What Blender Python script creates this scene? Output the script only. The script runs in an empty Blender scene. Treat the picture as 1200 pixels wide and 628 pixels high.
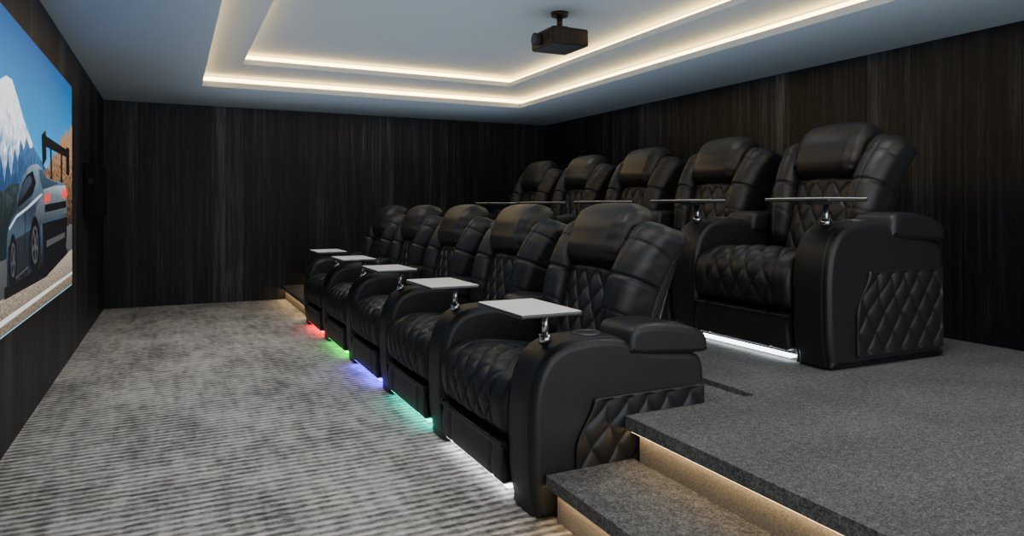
import bpy, bmesh, math
from mathutils import Vector, noise

H = 1.15   # one modelling unit (eye height) in metres; applied to every top-level object at the end
scene = bpy.context.scene
COL = scene.collection

# ------------------------------------------------------------------ materials
class NT:
    def __init__(s, name):
        s.m = bpy.data.materials.new(name); s.m.use_nodes = True
        s.t = s.m.node_tree; s.b = s.t.nodes.get('Principled BSDF')
        s.out = s.t.nodes.get('Material Output')
    def n(s, typ, **kw):
        nd = s.t.nodes.new(typ)
        for k, v in kw.items(): setattr(nd, k, v)
        return nd
    def l(s, a, b): s.t.links.new(a, b)
    def math(s, op, a, b=None, clamp=False):
        nd = s.n('ShaderNodeMath', operation=op); nd.use_clamp = clamp
        for i, v in enumerate((a, b)):
            if v is None: continue
            if isinstance(v, (int, float)): nd.inputs[i].default_value = v
            else: s.l(v, nd.inputs[i])
        return nd.outputs[0]
    def ramp(s, fac, stops):
        nd = s.n('ShaderNodeValToRGB'); e = nd.color_ramp.elements
        while len(e) < len(stops): e.new(.5)
        for i, (p, c) in enumerate(stops):
            e[i].position = p; e[i].color = (c[0], c[1], c[2], 1)
        s.l(fac, nd.inputs[0]); return nd.outputs[0]
    def noise(s, vec, scale, detail=4, rough=.55):
        nd = s.n('ShaderNodeTexNoise'); nd.inputs['Scale'].default_value = scale
        nd.inputs['Detail'].default_value = detail; nd.inputs['Roughness'].default_value = rough
        if vec is not None: s.l(vec, nd.inputs['Vector'])
        return nd.outputs['Fac']
    def bump(s, h, strength, dist):
        nd = s.n('ShaderNodeBump'); nd.inputs['Strength'].default_value = strength
        nd.inputs['Distance'].default_value = dist
        s.l(h, nd.inputs['Height']); s.l(nd.outputs[0], s.b.inputs['Normal'])
    def objxyz(s):
        tc = s.n('ShaderNodeTexCoord'); sp = s.n('ShaderNodeSeparateXYZ')
        s.l(tc.outputs['Object'], sp.inputs[0]); return tc.outputs['Object'], sp.outputs
    def comb(s, x, y, z):
        nd = s.n('ShaderNodeCombineXYZ')
        for i, v in enumerate((x, y, z)):
            if isinstance(v, (int, float)): nd.inputs[i].default_value = v
            else: s.l(v, nd.inputs[i])
        return nd.outputs[0]

def plain(name, col, rough=.5, metal=0, bump=0, bscale=200, var=0, spec=.5):
    k = NT(name); k.b.inputs['Roughness'].default_value = rough
    k.b.inputs['Metallic'].default_value = metal
    k.b.inputs['Specular IOR Level'].default_value = spec
    vec, _ = k.objxyz()
    f = k.noise(vec, bscale, 3)
    k.l(k.ramp(f, [(.3, [c*(1-var) for c in col]), (.7, [c*(1+var) for c in col])]), k.b.inputs['Base Color'])
    if bump: k.bump(f, bump, .002)
    return k.m

def emis(name, col, strength):
    k = NT(name); k.b.inputs['Base Color'].default_value = (*[min(1, c*.5) for c in col], 1)
    k.b.inputs['Emission Color'].default_value = (*col, 1)
    k.b.inputs['Emission Strength'].default_value = strength
    return k.m

def mat_leather():
    k = NT('black_leather'); vec, _ = k.objxyz()
    big = k.noise(vec, 9, 4, .6); fine = k.noise(vec, 190, 2)
    k.l(k.ramp(big, [(.3, (.0105, .0105, .0113)), (.75, (.015, .015, .016))]), k.b.inputs['Base Color'])
    k.b.inputs['Roughness'].default_value = .45
    k.b.inputs['Specular IOR Level'].default_value = .5
    v = k.n('ShaderNodeTexVoronoi'); v.inputs['Scale'].default_value = 330; k.l(vec, v.inputs['Vector'])
    h = k.math('ADD', k.math('MULTIPLY', v.outputs['Distance'], .12), k.math('MULTIPLY', big, .5))
    k.bump(k.math('ADD', h, k.math('MULTIPLY', fine, .06)), .35, .005)
    return k.m

def mat_wood():
    k = NT('dark_wood_panelling'); vec, o = k.objxyz()
    u = k.math('ADD', o[0], o[1]); z = o[2]
    idx = k.math('FLOOR', k.math('DIVIDE', u, .33))
    wn = k.n('ShaderNodeTexWhiteNoise', noise_dimensions='1D'); k.l(idx, wn.inputs['W'])
    off = k.math('MULTIPLY', wn.outputs['Value'], 13)
    v1 = k.comb(k.math('MULTIPLY', u, 34), off, k.math('MULTIPLY', z, .9))
    n1 = k.noise(v1, 1, 6, .65)
    v2 = k.comb(k.math('MULTIPLY', u, 120), off, k.math('MULTIPLY', z, 4))
    n2 = k.noise(v2, 1, 3, .6)
    v3 = k.comb(k.math('MULTIPLY', u, 5), off, k.math('MULTIPLY', z, .5))
    n3 = k.noise(v3, 1, 3, .5)
    g = k.math('ADD', k.math('ADD', k.math('MULTIPLY', n1, .5), k.math('MULTIPLY', n2, .25)), k.math('MULTIPLY', n3, .35))
    g = k.math('ADD', g, k.math('MULTIPLY', k.math('SUBTRACT', wn.outputs['Value'], .5), .1))
    col = k.ramp(g, [(.38, (.0031, .0040, .0054)), (.52, (.0098, .0119, .0155)), (.61, (.027, .0318, .0395)), (.74, (.112, .126, .148))])
    fr = k.math('FRACT', k.math('DIVIDE', u, .33))
    seam = k.math('LESS_THAN', k.math('ABSOLUTE', k.math('SUBTRACT', fr, .5)), .488)
    mx = k.n('ShaderNodeMix', data_type='RGBA')
    k.l(seam, mx.inputs['Factor']); mx.inputs['A'].default_value = (.003, .003, .003, 1); k.l(col, mx.inputs['B'])
    k.l(mx.outputs['Result'], k.b.inputs['Base Color'])
    k.b.inputs['Roughness'].default_value = .5
    k.b.inputs['Specular IOR Level'].default_value = .28
    k.bump(k.math('ADD', g, seam), .3, .004)
    return k.m

def mat_rug():
    k = NT('ribbed_distressed_carpet'); vec, o = k.objxyz()
    x, y = o[0], o[1]
    warp = k.noise(k.comb(k.math('MULTIPLY', x, 6), k.math('MULTIPLY', y, 9), 0), 1, 3)
    yy = k.math('ADD', y, k.math('MULTIPLY', warp, .02))
    rib = k.math('ADD', k.math('MULTIPLY', k.math('SINE', k.math('MULTIPLY', yy, 2*math.pi/.044)), .5), .5)
    dash = k.noise(k.comb(k.math('MULTIPLY', x, 26), k.math('MULTIPLY', y, 60), 0), 1, 3, .7)
    blot = k.noise(k.comb(k.math('MULTIPLY', x, 2.6), k.math('MULTIPLY', y, 1.6), 0), 1, 5, .6)
    med = k.noise(k.comb(k.math('MULTIPLY', x, 9), k.math('MULTIPLY', y, 22), 2), 1, 5, .7)
    lng = k.noise(k.comb(k.math('MULTIPLY', x, 20), k.math('MULTIPLY', y, 3), 5), 1, 4, .6)
    g = k.math('ADD', k.math('MULTIPLY', blot, .5), k.math('MULTIPLY', med, .45))
    g = k.math('ADD', g, k.math('MULTIPLY', dash, .55))
    g = k.math('ADD', g, k.math('MULTIPLY', lng, .35))
    g = k.math('ADD', g, k.math('MULTIPLY', rib, .22))
    g = k.math('SUBTRACT', g, .50)
    col = k.ramp(g, [(.28, (.075, .069, .064)), (.42, (.24, .225, .208)), (.54, (.49, .462, .43)), (.7, (.82, .78, .735))])
    k.l(col, k.b.inputs['Base Color']); k.b.inputs['Roughness'].default_value = .95
    k.b.inputs['Specular IOR Level'].default_value = .1
    k.bump(k.math('ADD', rib, k.math('MULTIPLY', dash, .8)), .6, .01)
    return k.m

def mat_carpet():
    k = NT('grey_loop_carpet'); vec, o = k.objxyz()
    n1 = k.noise(vec, 170, 2, .6); n2 = k.noise(vec, 50, 3, .6); n3 = k.noise(vec, 3, 3)
    g = k.math('ADD', k.math('ADD', k.math('MULTIPLY', n1, .55), k.math('MULTIPLY', n2, .3)), k.math('MULTIPLY', n3, .15))
    k.l(k.ramp(g, [(.38, (.06, .06, .06)), (.5, (.13, .129, .128)), (.63, (.25, .247, .243))]), k.b.inputs['Base Color'])
    k.b.inputs['Roughness'].default_value = .95; k.b.inputs['Specular IOR Level'].default_value = .1
    k.bump(g, .7, .01)
    return k.m

M_leather = mat_leather(); M_wood = mat_wood(); M_rug = mat_rug(); M_carpet = mat_carpet()
M_ceil = plain('matte_ceiling_paint', (.535, .62, .69), .8, 0, .05, 60, .01)
M_riser = plain('riser_fabric', (.3, .28, .25), .9, 0, .6, 160, .3)
M_chrome = plain('brushed_chrome', (.6, .6, .62), .2, 1)
M_table = plain('satin_table_top', (.9, .9, .9), .4, 0, 0, 80, .02)
M_tedge = plain('table_edge_metal', (.10, .10, .10), .35, .6)
M_blk = plain('black_plastic', (.007, .0075, .009), .5, 0, .1, 300, .2, .25)
M_spk = plain('speaker_black', (.006, .006, .0065), .75, 0, .1, 300, .2, .2)
M_vent = plain('projector_vents', (.016, .017, .02), .6, spec=.25)
M_dark = plain('dark_plinth', (.006, .006, .006), .7)
M_glass = plain('lens_glass', (.02, .025, .05), .05)
M_cove = emis('cove_led_warm', (1, .58, .17), 20)
M_step = emis('step_led_warm', (1, .66, .30), 13)
M_fill = emis('fill_lamp_diffuser', (1, .95, .88), 6)  # glowing disc of the invented fill fixtures

# ------------------------------------------------------------------ mesh helpers
def mk(name, verts, faces, mats, smooth=True, fmat=None):
    me = bpy.data.meshes.new(name); me.from_pydata([tuple(v) for v in verts], [], faces)
    bm = bmesh.new(); bm.from_mesh(me)
    bmesh.ops.remove_doubles(bm, verts=bm.verts, dist=1e-6)
    bmesh.ops.recalc_face_normals(bm, faces=bm.faces); bm.to_mesh(me); bm.free()
    if not isinstance(mats, (list, tuple)): mats = [mats]
    for m in mats: me.materials.append(m)
    for p in me.polygons: p.use_smooth = smooth
    if fmat:
        for p in me.polygons: p.material_index = fmat(p)
    return me
def ob(name, me, parent=None, loc=(0, 0, 0)):
    o = bpy.data.objects.new(name, me); COL.objects.link(o); o.location = loc
    if parent: o.parent = parent
    return o
def empty(name, loc=(0, 0, 0), scale=(1, 1, 1)):
    e = bpy.data.objects.new(name, None); COL.objects.link(e); e.location = loc; e.scale = scale
    e.empty_display_size = .1; return e

def boxes(bl):
    vs, fs = [], []
    for (x0, x1, y0, y1, z0, z1) in bl:
        b = len(vs)
        vs += [(x0, y0, z0), (x1, y0, z0), (x1, y1, z0), (x0, y1, z0), (x0, y0, z1), (x1, y0, z1), (x1, y1, z1), (x0, y1, z1)]
        fs += [tuple(b+i for i in f) for f in ((0, 3, 2, 1), (4, 5, 6, 7), (0, 1, 5, 4), (1, 2, 6, 5), (2, 3, 7, 6), (3, 0, 4, 7))]
    return vs, fs
def boxmesh(name, bl, mat):
    me = bpy.data.meshes.new(name); v, f = boxes(bl); me.from_pydata(v, [], f); me.materials.append(mat); return me

def samples(a, r, n):
    k = 4
    b = [(a-r)+r*math.tan(math.pi/4*i/k) for i in range(1, k+1)]
    inner = [-(a-r)+2*(a-r)*i/n for i in range(n+1)]
    return [-x for x in reversed(b)]+inner+b
def rbox(name, size, r, n, mat, disp=None, xf=None):
    a = [s/2 for s in size]; S = [samples(a[i], r, n[i]) for i in range(3)]
    vs, fs, idx = [], [], {}
    def vert(q):
        key = tuple(round(c, 6) for c in q)
        if key in idx: return idx[key]
        inn = [max(-(a[i]-r), min(a[i]-r, q[i])) for i in range(3)]
        d = Vector([q[i]-inn[i] for i in range(3)]); d.normalize()
        p = Vector(inn)+d*r
        if disp: p = p+d*disp(p, d)
        if xf: p = xf(p)
        idx[key] = len(vs); vs.append(Vector(p)); return idx[key]
    for ax in range(3):
        u, w = (ax+1) % 3, (ax+2) % 3
        for sg in (-1, 1):
            for i in range(len(S[u])-1):
                for j in range(len(S[w])-1):
                    f = []
                    for (ii, jj) in ((i, j), (i+1, j), (i+1, j+1), (i, j+1)):
                        q = [0, 0, 0]; q[ax] = sg*a[ax]; q[u] = S[u][ii]; q[w] = S[w][jj]; f.append(vert(q))
                    fs.append(tuple(f))
    return mk(name, vs, fs, mat)

def catmull(pts, closed=True, sub=6):
    out = []; n = len(pts)
    for i in range(n):
        p0, p1, p2, p3 = [Vector(pts[(i+j-1) % n]) for j in range(4)]
        for k in range(sub):
            t = k/sub
            out.append(.5*((2*p1)+(-p0+p2)*t+(2*p0-5*p1+4*p2-p3)*t*t+(-p0+3*p1-3*p2+p3)*t**3))
    return out
STEP = [0]
def resample(pts, ds):
    n = len(pts); L = [0]
    for i in range(n): L.append(L[-1]+(pts[(i+1) % n]-pts[i]).length)
    m = max(12, int(L[-1]/ds)); out = []; j = 0
    STEP[0] = L[-1]/m
    for i in range(m):
        s = L[-1]*i/m
        while L[j+1] < s: j += 1
        t = (s-L[j])/max(1e-9, L[j+1]-L[j]); out.append((s, pts[j].lerp(pts[(j+1) % n], t)))
    return out
def prism(name, prof, y0, y1, r, mat, ds=.02, ny=2, disp=None, bulge=0):
    """closed XZ profile swept along Y with rounded ends"""
    P = resample(catmull(prof), ds); n = len(P)
    area = sum(P[i][1][0]*P[(i+1) % n][1][1]-P[(i+1) % n][1][0]*P[i][1][1] for i in range(n))
    sg = 1 if area > 0 else -1
    N = []
    for i in range(n):
        t = (P[(i+1) % n][1]-P[i-1][1]).normalized(); N.append(Vector((t[1], -t[0]))*sg)
    sl = []; k = 4
    for i in range(k+1):
        an = math.pi/2*i/k; sl.append((y0+r*(1-math.cos(an)), r*(1-math.sin(an))))
    m = []
    for i in range(1, ny): m.append((y0+r+(y1-y0-2*r)*i/ny, 0))
    sl = sl+m+[(y0+y1-y, ins) for (y, ins) in reversed(sl)]
    vs, fs = [], []
    for (y, ins) in sl:
        for i in range(n):
            s, p = P[i]; d = -ins
            if disp: d += disp(s, y, p)*(1 if ins < r*.6 else 0)
            if bulge: d += bulge*math.cos(math.pi*((y-y0)/(y1-y0)-.5))
            q = p+N[i]*d; vs.append((q[0], y, q[1]))
    for a in range(len(sl)-1):
        for i in range(n):
            j = (i+1) % n; fs.append((a*n+i, a*n+j, (a+1)*n+j, (a+1)*n+i))
    fs.append(tuple(range(n))); fs.append(tuple((len(sl)-1)*n+i for i in range(n)))
    me = bpy.data.meshes.new(name); me.from_pydata(vs, [], fs); me.materials.append(mat)
    bm = bmesh.new(); bm.from_mesh(me); bmesh.ops.recalc_face_normals(bm, faces=bm.faces); bm.to_mesh(me); bm.free()
    for p in me.polygons: p.use_smooth = len(p.vertices) == 4
    return me
def cyl(name, r0, r1, z0, z1, mat, seg=28, cx=0, cy=0, axis='z'):
    vs, fs = [], []
    for (r, z) in ((r0, z0), (r1, z1)):
        for i in range(seg):
            a = 2*math.pi*i/seg; vs.append((cx+r*math.cos(a), cy+r*math.sin(a), z))
    if axis == 'x': vs = [(z, cy+(x-cx), y-cy+cx) for (x, y, z) in vs]
    for i in range(seg): j = (i+1) % seg; fs.append((i, j, seg+j, seg+i))
    fs.append(tuple(range(seg))); fs.append(tuple(range(seg, 2*seg)))
    me = mk(name, vs, fs, mat)
    for p in me.polygons: p.use_smooth = len(p.vertices) == 4
    return me
def torus(name, R, r, c, mat, ns=32, nt=8):
    vs, fs = [], []
    for i in range(ns):
        a = 2*math.pi*i/ns
        for j in range(nt):
            b = 2*math.pi*j/nt
            vs.append((c[0]+(R+r*math.cos(b))*math.cos(a), c[1]+(R+r*math.cos(b))*math.sin(a), c[2]+r*math.sin(b)))
    for i in range(ns):
        for j in range(nt):
            fs.append((i*nt+j, ((i+1) % ns)*nt+j, ((i+1) % ns)*nt+(j+1) % nt, i*nt+(j+1) % nt))
    return mk(name, vs, fs, mat)

def quilt(u, v, w, h, amp):
    a = u/w+v/h; b = u/w-v/h
    f = (abs(math.sin(math.pi*a))*abs(math.sin(math.pi*b)))**.36
    return amp*(f-1)
def sm(a, b, x):
    t = max(0, min(1, (x-a)/(b-a))); return t*t*(3-2*t)

# ------------------------------------------------------------------ recliner meshes (local: x front->back, y across, z up)
PITCH = .825; AW = .2
arm_prof = [(.045, 0), (.02, .03), (.004, .12), (0, .22), (0, .33), (.008, .41), (.03, .475), (.07, .525), (.125, .552), (.2, .562), (.29, .562), (.345, .552), (.40, .528), (.46, .505), (.56, .492), (.65, .478), (.685, .45), (.695, .38), (.695, .2), (.695, .03), (.68, 0), (.35, 0)]
def arm_disp(s, y, p):
    d = 0
    for c in (.03, AW-.03):
        d -= .006*math.exp(-((y-c)/.004)**2)
    return d
arm_me = prism('arm_body', arm_prof, .002, AW-.002, .026, M_leather, .014, 40, arm_disp, .004)
lid_prof = [(.36, .505), (.362, .55), (.375, .583), (.41, .597), (.5, .597), (.6, .582), (.675, .558), (.70, .535), (.705, .505), (.69, .480), (.5, .487), (.38, .495)]
lid_me = prism('arm_storage_lid', lid_prof, -.006, AW+.004, .026, M_leather, .012, 8, None, .004)

def side_d(p, d):
    if d.y < -.5:
        e = min(.265-abs(p.x), .165-abs(p.z)); k = sm(0, .012, e)
        return quilt(p.x, p.z, .512*20/100, .312*20/44, .012)*k+.002
    return 0
def side_x(p):
    q = Vector(p)
    t = sm(.0, .17, q.z); q.x += .07*t*sm(.15, -.27, q.x)
    return Vector((.415+q.x, -.0005+q.y, .205+q.z))
side_me = rbox('quilted_side_panel', (.53, .022, .33), .009, (100, 1, 44), M_leather, side_d, side_x)

seat_prof = [(.58, .375), (.5, .385), (.38, .405), (.25, .428), (.14, .438), (.07, .428), (.015, .395), (-.012, .34), (-.012, .28), (0, .23), (.03, .2), (.1, .19), (.3, .19), (.5, .19), (.58, .2), (.6, .28)]
SC = (AW+PITCH)/2
SEATW = (PITCH-AW-.006-.06)*20/110
def seat_disp(s, y, p):
    yb = abs(y-SC); d = 0
    if p[1] > .21 and p[0] < .58:
        k = sm(.205, .245, p[1]); m = sm(.213, .203, yb)
        d += quilt(y-SC, s, SEATW, STEP[0]*20, .014)*m*k
        d -= .013*math.exp(-((yb-.215)/.006)**2)*k
        d += .016*math.cos(min(1, yb/.3)*math.pi/2)*k
    return d
seat_me = prism('seat_cushion', seat_prof, AW+.003, PITCH-.003, .03, M_leather, .0068, 110, seat_disp)
foot_prof = [(.02, .19), (-.004, .17), (-.010, .10), (-.004, .058), (.02, .043), (.3, .042), (.55, .042), (.56, .19)]
def foot_disp(s, y, p): return -.005*math.exp(-((abs(y-SC)-.2)/.005)**2)
foot_me = prism('footrest_panel', foot_prof, AW+.006, PITCH-.006, .02, M_leather, .014, 40, foot_disp)
base_me = boxmesh('base_frame', [(.085, .64, AW+.01, PITCH-.01, 0.001, .05)], M_dark)
rear_me = rbox('rear_body', (.18, PITCH-AW-.01, .44), .04, (3, 6, 6), M_leather, None, lambda p: Vector((.60, SC, .27))+p)

TH = math.radians(17); ST, CT = math.sin(TH), math.cos(TH)
def bk(t, y, h): return Vector((.50+h*ST-t*CT, SC+y, .36+h*CT+t*ST))
def wr(p, s, amp):
    return amp*(noise.noise(Vector((p.x*s*.7, p.y*s*1.1, p.z*s*1.6)))+.5*noise.noise(Vector((p.x*s*2, p.y*s*2.3, p.z*s*4))))
shell_me = rbox('back_shell', (.12, .56, .6), .05, (3, 10, 12), M_leather,
    lambda p, d: wr(p, 5, .003), lambda p: bk(-.07-p.x, p.y*(1+.10*sm(-.1, .3, p.z)), .295+p.z))
def lum_d(p, d):
    if d.x < -.4:
        k = sm(0, .02, min(.175-abs(p.y), .2-abs(p.z)))
        return quilt(p.y, p.z, .1, .38*20/56, .015)*k+.018*math.cos(min(1, abs(p.y)/.18)*1.57)
    return 0
lum_me = rbox('quilted_lumbar_pad', (.10, .36, .42), .02, (2, 64, 56), M_leather, lum_d,
    lambda p: bk(.018-p.x, p.y, .18+p.z))
def head_d(p, d):
    e = .012*(1-(p.y/.2)**2)*(1 if d.x < .3 else .3)
    seam = -.007*math.exp(-((p.z+.095)/.005)**2)*(1 if d.x < 0 else 0)
    fold = -.006*math.exp(-((abs(p.y)-.155)/.005)**2)
    w = wr(p+Vector((3, 1, 2)), 7, .0022)*sm(-.02, .2, abs(p.y))
    pin = .0012*math.sin(p.z*120+p.y*20)*sm(.12, .16, abs(p.y))
    return e+seam+fold+w+pin
head_me = rbox('headrest_pillow', (.17, .395, .265), .07, (5, 60, 44), M_leather, head_d,
    lambda p: bk(.04-p.x-.035*sm(0, .14, p.z)+.008*sm(0, -.13, p.z), p.y*(1+.04*sm(-.1, .1, p.z)), .535+p.z))
def wing_d(p, d):
    cr = -.010*math.exp(-((p.z-.02+.12*p.x)/.007)**2)*(1 if d.x < .6 else .2)
    cr += -.004*math.exp(-((p.z-.15+.3*p.x)/.006)**2)+-.003*math.exp(-((p.z+.13+.25*p.x)/.006)**2)
    bul = .006*abs(math.cos((p.z-.02)*math.pi/.5))
    return cr+bul+wr(p+Vector((7, 3, 1)), 9, .0025)-.006*math.exp(-((p.y)/.004)**2)*(1 if d.x < .2 else 0)
def wing(side):
    def xf(p):
        t = (p.z+.27)/.54
        y = p.y*(.8+.35*t)
        out = .055*t*t
        tt = -.005-p.x*(1-.12*t)+.045*math.sin(math.pi*min(1, t))
        yy = side*(.235+out)+y
        o = side*(yy-side*.235)
        tt -= .35*max(0, o-.02)
        return bk(tt, yy, .335+p.z-.1*max(0, o)*sm(.5, 1, t))
    return rbox('wing_bolster', (.19, .135, .54), .055, (8, 24, 84), M_leather, wing_d, xf)
wing_r = wing(-1); wing_l = wing(1)

cup_ring = torus('cup_ring', .044, .005, (.255, .1, .567), M_tedge)
cup_well = cyl('cup_well', .041, .041, .562, .5695, M_dark, 28, .255, .1)
pole_me = cyl('table_pole', .011, .011, .555, .655, M_chrome, 20, .095, .1)
polef = cyl('table_pole_flange', .022, .02, .545, .575, M_chrome, 24, .095, .1)
arm2_me = boxmesh('table_bracket', [(.0, .11, .085, .115, .648, .659)], M_tedge)
tab_me = rbox('table_top', (.215, .34, .015), .006, (2, 2, 1), M_table, None, lambda p: Vector((.030, .1, .6665))+p)
tab_me.materials.append(M_tedge)
for p in tab_me.polygons:
    p.use_smooth = False
    p.material_index = 0 if p.normal.z > .7 else 1

def recliner(loc, scale, led, last, tz=0):
    e = empty('theater_recliner', loc, scale)
    for nm, me in (('arm', arm_me), ('storage_lid', lid_me), ('side_panel', side_me), ('seat_cushion', seat_me), ('footrest', foot_me),
                   ('base', base_me), ('rear_body', rear_me), ('back_shell', shell_me), ('lumbar_pad', lum_me), ('headrest', head_me),
                   ('wing_right', wing_r), ('wing_left', wing_l), ('cup_ring', cup_ring), ('cup_well', cup_well),
                   ('table_flange', polef)):
        ob(nm, me, e)
    for nm, me in (('table_pole', pole_me), ('table_bracket', arm2_me), ('tray_table', tab_me)): ob(nm, me, e, (0, 0, tz))
    ob('led_strip', led, e)
    if last:
        ob('arm_far', arm_me, e, (0, PITCH, 0)); ob('storage_lid_far', lid_me, e, (0, PITCH, 0))
        ob('cup_ring_far', cup_ring, e, (0, PITCH, 0)); ob('cup_well_far', cup_well, e, (0, PITCH, 0))
    return e
def ledmesh(name, col, st, dz=0):
    return boxmesh(name, [(.012, .05, AW+.01, PITCH-.01, .032-dz, .041-dz)], emis(name+'_mat', col, st))
white = ledmesh('led_white', (.85, .93, 1), 7)
white2 = ledmesh('led_white_low', (.85, .93, 1), 8, .016)
leds = [white, ledmesh('led_cyan', (0, .8, .62), 9), ledmesh('led_blue', (.07, .03, 1), 22), ledmesh('led_green', (.01, 1, .06), 9), ledmesh('led_red', (1, .005, .015), 14)]
PZ = .30
for i in range(5):
    recliner((1.025, 1.945+i*PITCH, 0.0), (1.01, 1, 1), leds[i], i == 4)
for i in range(5):
    recliner((2.50, 2.06+i*PITCH*1.02, PZ), (1.12, 1.02, 1.13), white2, i == 4, -.018)

# ------------------------------------------------------------------ room shell
XL, XR, YB, YF, ZC = -.614, 4.33, 7.9, -1.6, 2.059
ob('wall_left', boxmesh('wall_left', [(XL-.08, XL, YF, YB+.08, 0, 2.4)], M_wood))
ob('wall_back', boxmesh('wall_back', [(XL, XR, YB, YB+.08, 0, 2.4)], M_wood))
ob('wall_right', boxmesh('wall_right', [(XR, XR+.08, YF, YB+.08, 0, 2.4)], M_wood))
ob('floor', boxmesh('floor', [(XL-.08, XR+.08, YF, YB+.08, -.08, 0)], M_rug))
def ring(x0, x1, y0, y1, X0, X1, Y0, Y1, z0, z1):
    return [(X0, x0, Y0, Y1, z0, z1), (x1, X1, Y0, Y1, z0, z1), (x0, x1, Y0, y0, z0, z1), (x0, x1, y1, Y1, z0, z1)]
O1 = (.224, 3.32, -.6, 6.62); O2 = (.513, 2.935, -.1, 6.08); G = .10
def ex(o, g): return (o[0]-g, o[1]+g, o[2]-g, o[3]+g)
bl = ring(*O1, XL, XR, YF, YB, ZC, ZC+.045)
e1 = ex(O1, G); bl += ring(*e1, *ex(O1, G+.04), ZC+.045, 2.175)
bl += ring(*O2, *ex(O1, G+.04), 2.175, 2.215)
e2 = ex(O2, G); bl += ring(*e2, *ex(O2, G+.04), 2.215, 2.28)
ex2 = ex(O2, G+.04); bl += [(*ex2, 2.28, 2.32)]
ob('ceiling', boxmesh('ceiling', bl, M_ceil))
def ledring(o, z0, z1, t=.012):
    x0, x1, y0, y1 = o
    return [(x0, x0+t, y0, y1, z0, z1), (x1-t, x1, y0, y1, z0, z1), (x0+t, x1-t, y0, y0+t, z0, z1), (x0+t, x1-t, y1-t, y1, z0, z1)]
ob('trim_1', boxmesh('cove_led_outer', ledring(ex(O1, G-.001), 2.128, 2.156), M_cove))
ob('trim_2', boxmesh('cove_led_inner', ledring(ex(O2, G-.001), 2.238, 2.264), M_cove))

# stepped seating platform
P1, P2, SX, PE = 1.367, 1.955, 1.065, 3.72
N0, N1 = 1.935, 6.30
lip = .035
pl = empty('seating_platform')
top = [(P1, PE, YF, N0, PZ-.045, PZ), (P1, PE, N1, YB-.002, PZ-.045, PZ), (P2, PE, N0, N1, PZ-.045, PZ)]
ob('platform_deck', boxmesh('platform_deck', top, M_carpet), pl)
ob('rear_ledge', boxmesh('rear_ledge', [(1.75, P2+lip, N0, N1, .002, PZ-.02)], M_carpet), pl)
ob('platform_riser', boxmesh('platform_riser', [(P1+lip, PE-.02, YF, N0-lip, .002, PZ-.045), (P1+lip, PE-.02, N1+lip, YB-.002, .002, PZ-.045), (P2+lip, PE-.02, N0-lip, N1+lip, .002, PZ-.045)], M_riser), pl)
ob('step_tread', boxmesh('step_tread', [(SX, P1+lip, YF, N0, .11, .15), (SX, P1+lip, N1, YB-.002, .11, .15)], M_carpet), pl)
ob('step_riser', boxmesh('step_riser', [(SX+lip, P1+lip, YF, N0-.01, .002, .11), (SX+lip, P1+lip, N1+.01, YB-.002, .002, .11)], M_riser), pl)
st = []
for (a, b) in ((YF, N0-.02), (N1+.02, YB-.01)):
    st += [(P1+.012, P1+.024, a, b, PZ-.052, PZ-.045), (SX+.012, SX+.024, a, b, .103, .11)]
ob('step_led_strips', boxmesh('step_led_strips', st, M_step), pl)

# ------------------------------------------------------------------ projection screen with its picture
sx = [-80, -30, 0, 10, 20, 30, 40, 50, 60, 70, 75, 82]
sY = [2.48, 2.95, 3.34, 3.497, 3.67, 3.866, 4.08, 4.33, 4.61, 4.936, 5.116, 5.39]
sD = [1.96, 2.38, 2.734, 2.875, 3.032, 3.206, 3.40, 3.622, 3.876, 4.168, 4.33, 4.58]
def S(c, r):
    i = 0
    while i < len(sx)-2 and c > sx[i+1]: i += 1
    t = (c-sx[i])/(sx[i+1]-sx[i]); Y = sY[i]+(sY[i+1]-sY[i])*t; D = sD[i]+(sD[i+1]-sD[i])*t
    return (Y, max(.496, min(1.79, 1+(243-r)*D/814)))
scr = empty('projection_screen')
ob('screen_panel', boxmesh('screen_panel', [(XL, XL+.012, 2.3, 5.395, .488, 1.798)], M_blk), scr)
lay = [0]
def art(name, pts, mat, raw=False):
    lay[0] += 1; x = XL+.0125+lay[0]*.0003
    q = pts if raw else [S(*p) for p in pts]
    me = bpy.data.meshes.new(name); me.from_pydata([(x, y, z) for (y, z) in q], [], [tuple(range(len(q)))]); me.materials.append(mat)
    if me.polygons[0].normal.x < 0: me.flip_normals()
    ob(name, me, scr)
def artmat(name, stops, axis=2, lo=0, hi=1, scale=None, amt=0, st=1.0):
    k = NT(name); vec, o = k.objxyz()
    f = k.math('DIVIDE', k.math('SUBTRACT', o[axis], lo), hi-lo)
    if scale: f = k.math('ADD', f, k.math('MULTIPLY', k.math('SUBTRACT', k.noise(vec, scale, 5, .7), .5), amt))
    c = k.ramp(f, stops); k.b.inputs['Base Color'].default_value = (0, 0, 0, 1)
    k.b.inputs['Roughness'].default_value = .6
    k.l(c, k.b.inputs['Emission Color']); k.b.inputs['Emission Strength'].default_value = st
    return k.m
A_sky = artmat('picture_sky', [(0, (.32, .72, .98)), (.35, (.03, .36, .78)), (1, (.0, .10, .36))], 2, 1.0, 1.79, st=1.1)
A_mt = artmat('picture_mountain', [(.3, (.01, .06, .17)), (.5, (.03, .12, .28)), (.7, (.07, .2, .42))], 2, .9, 1.5, 22, 1.4)
A_snow = artmat('picture_snow', [(.3, (.13, .33, .62)), (.5, (.6, .78, .95)), (.7, (1.3, 1.35, 1.4))], 2, .9, 1.6, 16, 1.6)
A_hill = artmat('picture_hills', [(.3, (.005, .015, .022)), (.5, (.015, .035, .04)), (.7, (.05, .08, .10))], 2, .8, 1.3, 34, 1.6)
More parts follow.
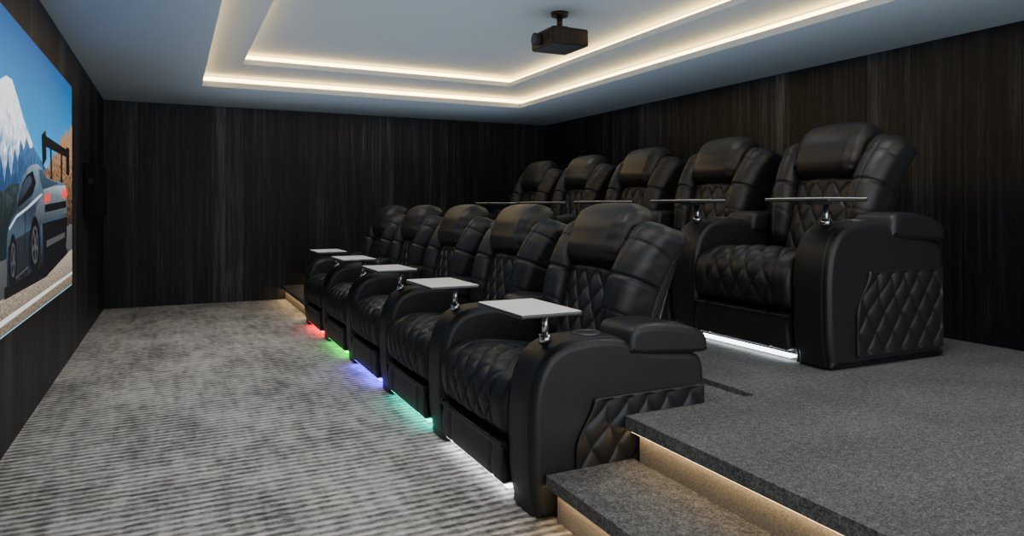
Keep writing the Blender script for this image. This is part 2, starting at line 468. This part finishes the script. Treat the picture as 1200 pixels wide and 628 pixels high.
A_tree = artmat('picture_trees', [(.25, (.012, .012, .015)), (.5, (.15, .065, .025)), (.8, (.5, .28, .15))], 2, .7, 1.5, 40, 2.6)
A_road = artmat('picture_road', [(.2, (.03, .033, .036)), (.8, (.12, .125, .13))], 2, .4, 1.0, 30, .6)
A_verge = artmat('picture_gravel', [(.2, (.09, .07, .055)), (.5, (.30, .24, .18)), (.8, (.65, .54, .42))], 2, .3, .9, 70, 2.2)
A_white = emis('picture_white', (.9, .9, .9), .9)
A_body = artmat('picture_car_body', [(.15, (.010, .016, .026)), (.38, (.06, .10, .15)), (.5, (.02, .035, .06)), (.68, (.12, .19, .28)), (.9, (.5, .62, .75))], 2, .6, 1.4, 4, .3)
A_low = artmat('picture_car_lower', [(0, (.004, .006, .01)), (1, (.03, .045, .07))], 2, .6, 1.1, 8, .4)
A_dk = emis('picture_car_dark', (.004, .005, .008), 1)
A_gl = artmat('picture_car_glass', [(0, (.005, .01, .015)), (1, (.10, .2, .30))], 2, 1.0, 1.4)
A_red = emis('picture_tail_light', (1, .02, .015), 1.4)
A_rim = emis('picture_rim', (.07, .075, .085), 1)
A_hl = emis('picture_car_highlight', (.6, .72, .85), 1)
A_pan = artmat('picture_car_rear', [(0, (.03, .04, .05)), (.6, (.16, .2, .25)), (1, (.7, .8, .9))], 2, .9, 1.18, 10, .3)
art('sky', [(2.3, .49), (5.39, .49), (5.39, 1.793), (2.3, 1.793)], A_sky, True)
art('mountain', [(-80, 190), (-40, 150), (-14, 108), (-4, 92), (3, 88), (10, 93), (16, 112), (24, 140), (36, 172), (52, 200), (75, 215), (75, 250), (0, 290), (-80, 320)], A_mt)
art('snow_cap', [(-34, 142), (-14, 108), (-4, 92), (3, 88), (10, 93), (16, 112), (24, 140), (36, 172), (32, 174), (27, 160), (24, 176), (20, 162), (17, 190), (13, 172), (9, 206), (5, 178), (1, 214), (-4, 180), (-8, 205), (-16, 170), (-26, 180)], A_snow)
art('hills', [(-80, 240), (-20, 226), (0, 224), (8, 216), (20, 215), (30, 207), (50, 205), (60, 198), (82, 200), (82, 270), (0, 310), (-80, 330)], A_hill)
art('trees', [(48, 205), (50, 199), (52, 196), (53.5, 198), (55, 188), (57, 194), (58.5, 184), (60, 180), (62, 183), (63, 174), (64, 168), (65.5, 172), (67, 170), (68.5, 160), (70, 156), (71.5, 163), (73, 160), (74.5, 152), (76, 152), (77.5, 159), (79, 154), (80.5, 146), (82, 148), (82, 268), (60, 280), (52, 250)], A_tree)
art('road', [(-80, 330), (0, 305), (30, 288), (82, 262), (82, 316), (0, 372), (-80, 420)], A_road)
art('gravel_verge', [(-80, 400), (0, 350), (82, 292), (82, 333), (0, 396), (-80, 470)], A_verge)
art('road_line', [(-80, 430), (0, 374), (82, 318), (82, 321), (0, 381), (-80, 440)], A_white)
art('car_shadow', [(0, 338), (74, 288), (77, 296), (50, 325), (0, 352)], A_dk)
art('car_body', [(3, 335), (2.5, 300), (3, 278), (5, 266), (9, 256), (14, 246), (15.5, 232), (18, 219), (22, 207), (27, 198), (33, 193), (40, 192), (45, 197), (49, 205), (53, 209), (62, 212), (72, 214), (74, 222), (75, 240), (75.5, 262), (74, 286), (66, 296), (46, 306), (40, 316), (30, 322), (16, 330), (10, 337)], A_body)
art('car_side_shade', [(3, 330), (4, 290), (14, 280), (34, 268), (43, 262), (45, 306), (30, 318), (12, 330)], A_low)
art('car_side_glass', [(15.5, 243), (18, 228), (22, 214), (27, 205), (34, 200), (38, 214), (34, 228), (25, 236)], A_dk)
art('car_side_glass_reflection', [(17, 238), (20, 222), (25, 210), (31, 205), (33, 214), (27, 224), (21, 233)], A_gl)
art('car_rear_glass', [(41, 198), (45, 199), (51, 209), (66, 215), (46, 222), (43, 212)], A_gl)
art('car_shoulder_highlight', [(5, 267), (14, 252), (26, 243), (38, 232), (45, 226), (45, 228.5), (38, 236), (26, 246.5), (14, 255.5), (5.5, 270)], A_hl)
art('car_door_line', [(24, 246), (24.6, 246), (25, 300), (24.4, 300)], A_dk)
art('car_sill_highlight', [(12, 326), (28, 312), (28, 314), (12, 328)], A_rim)
art('car_rear_haunch', [(36, 258), (38, 242), (44, 230), (47, 236), (46, 258), (42, 266)], A_pan)
art('car_rear_panel', [(46, 222), (60, 218), (73, 217), (75, 240), (74.5, 250), (46, 258)], A_pan)
art('car_rear_recess', [(48, 240), (74, 235), (74, 243), (48, 249)], A_dk)
art('car_bumper', [(45, 262), (75, 254), (74, 286), (66, 296), (46, 306)], A_dk)
art('car_diffuser', [(50, 282), (72, 272), (72, 278), (50, 290)], A_rim)
def disc(c, rx, ry, n=24): return [(c[0]+rx*math.cos(2*math.pi*i/n), c[1]+ry*math.sin(2*math.pi*i/n)) for i in range(n)]
for nm, c, rx, ry in (('front', (9, 305), 4.5, 31), ('rear', (35, 287), 6.2, 34)):
    art('car_wheel_'+nm, disc(c, rx, ry), A_dk); art('car_rim_'+nm, disc(c, rx*.66, ry*.66), A_rim)
    art('car_rim_inner_'+nm, disc(c, rx*.54, ry*.54), A_dk)
    for i in range(5):
        a = 2*math.pi*i/5+.3
        art('car_spoke', [(c[0]+rx*.1*math.cos(a+1.5), c[1]+ry*.1*math.sin(a+1.5)), (c[0]+rx*.6*math.cos(a+.12), c[1]+ry*.6*math.sin(a+.12)), (c[0]+rx*.6*math.cos(a-.12), c[1]+ry*.6*math.sin(a-.12)), (c[0]+rx*.1*math.cos(a-1.5), c[1]+ry*.1*math.sin(a-1.5))], A_rim)
for c in ((47.8, 233), (51.5, 231), (69.5, 227), (72.3, 226)): art('car_tail_light', disc(c, 1.3, 6, 12), A_red)
art('car_wing_blade', [(42, 162), (46, 158), (74, 176), (75, 184), (72, 184), (44, 170)], A_dk)
art('car_wing_end', [(42, 158), (47, 152), (48, 186), (43, 196)], A_dk)
art('car_wing_end_2', [(72, 172), (76, 174), (76, 206), (72, 204)], A_dk)
art('car_wing_strut', [(52, 172), (54, 174), (55, 210), (53, 210)], A_dk)
art('car_wing_strut_2', [(65, 178), (67, 179), (67, 214), (65, 214)], A_dk)

# ------------------------------------------------------------------ wall speaker
sp = empty('wall_speaker', (XL, 6.15, .92))
ob('cabinet', rbox('cabinet', (.094, .80, .42), .012, (1, 1, 1), M_spk, None, lambda p: Vector((.048, .40, .21))+p), sp)
ob('grille', boxmesh('grille', [(.094, .099, .03, .77, .03, .39)], M_spk), sp)
ob('side_panel', boxmesh('side_panel', [(.015, .08, -.004, .002, .22, .33)], M_spk), sp)
ob('side_label', boxmesh('side_label', [(.03, .065, -.007, -.003, .26, .30)], M_vent), sp)

# ------------------------------------------------------------------ ceiling projector
pj = empty('ceiling_projector', (2.285, 3.97, 2.095))
ob('body', rbox('body', (.27, .30, .115), .018, (2, 2, 2), M_blk, None, lambda p: Vector(p)), pj)
ob('lens_barrel', cyl('lens_barrel', .042, .038, -.175, -.125, M_vent, 28, 0, .03, 'x'), pj)
ob('lens', cyl('lens', .03, .028, -.178, -.170, M_glass, 24, 0, .03, 'x'), pj)
ob('vents', boxmesh('vents', [(-.1+i*.02, -.092+i*.02, -.153, -.149, -.035, .03) for i in range(10)]+[(-.138, -.134, -.13+i*.018, -.122+i*.018, -.03, .03) for i in range(6)], M_vent), pj)
ob('mount_arms', boxmesh('mount_arms', [(-.09, .09, -.012, .012, .06, .072), (-.012, .012, -.09, .09, .06, .072), (-.04, .04, -.04, .04, .068, .09)], M_blk), pj)
ob('mount_pole', cyl('mount_pole', .02, .02, .08, .165, M_blk, 20), pj)
ob('ceiling_plate', cyl('ceiling_plate', .055, .06, .16, .184, M_blk, 28), pj)

# ------------------------------------------------------------------ lamps: invented downlight fixtures, added out of view as fill for the near room
def spot(name, loc, power, ang, rad=.15, col=(1, .98, .95), parent=None):
    l = bpy.data.lights.new(name, 'SPOT'); l.energy = power; l.spot_size = math.radians(ang); l.spot_blend = 1
    l.shadow_soft_size = rad; l.color = col
    o = bpy.data.objects.new(name, l); COL.objects.link(o); o.location = loc
    if parent: o.parent = parent
def fill_downlight(x, y, z, power, ang=140):
    e = empty('added_fill_downlight', (x, y, z))
    ob('bezel', torus('bezel', .055, .008, (0, 0, 0), M_ceil), e)
    ob('diffuser', cyl('diffuser', .05, .05, -.003, .004, M_fill), e)
    spot('lamp', (0, 0, -.03), power, ang, parent=e)
for (x, y) in ((.85, .4), (2.6, .4), (.85, 2.0), (2.6, 1.8)):
    fill_downlight(x, y, 2.276, 46)
for (x, y, p) in ((.65, 3.4, 24), (.65, 4.7, 34), (.65, 5.85, 44), (2.7, 3.3, 12), (2.7, 5.2, 14)):
    spot('added_fill_spot', (x, y, 2.26), p, 136, .12, (1, .975, .94))  # bare spots without fixtures, added to brighten the far carpet and chairs
def area(name, loc, rot, sx_, sy_, power, col):
    l = bpy.data.lights.new(name, 'AREA'); l.shape = 'RECTANGLE'; l.size = sx_; l.size_y = sy_; l.energy = power; l.color = col
    o = bpy.data.objects.new(name, l); COL.objects.link(o); o.location = loc; o.rotation_euler = rot
# added fill: a soft panel behind the camera, an unseen one brightening the ceiling
area('front_fill_light', (1.7, -1.5, 1.2), (math.radians(92), 0, 0), 4.2, 1.9, 72, (.88, .94, 1))
area('ceiling_fill_light', (1.85, 3.9, 1.45), (math.radians(180), 0, 0), 3.2, 6.5, 36, (.76, .88, 1))

w = bpy.data.worlds.new('world'); scene.world = w; w.use_nodes = True
bg = w.node_tree.nodes['Background']; bg.inputs[0].default_value = (.7, .82, 1, 1); bg.inputs[1].default_value = .7

# ------------------------------------------------------------------ camera
cd = bpy.data.cameras.new('camera'); cam = bpy.data.objects.new('camera', cd); COL.objects.link(cam)
cam.location = (0, 0, 1); cam.rotation_euler = (math.radians(90), 0, -math.radians(26))
cd.sensor_width = 36; cd.lens = 24.42; cd.shift_y = -71/1200; cd.clip_start = .02
scene.camera = cam

for o in list(bpy.data.objects):
    if o.parent is None:
        o.location = Vector(o.location)*H
        if o.type != 'CAMERA': o.scale = Vector(o.scale)*H
bpy.context.view_layer.update()
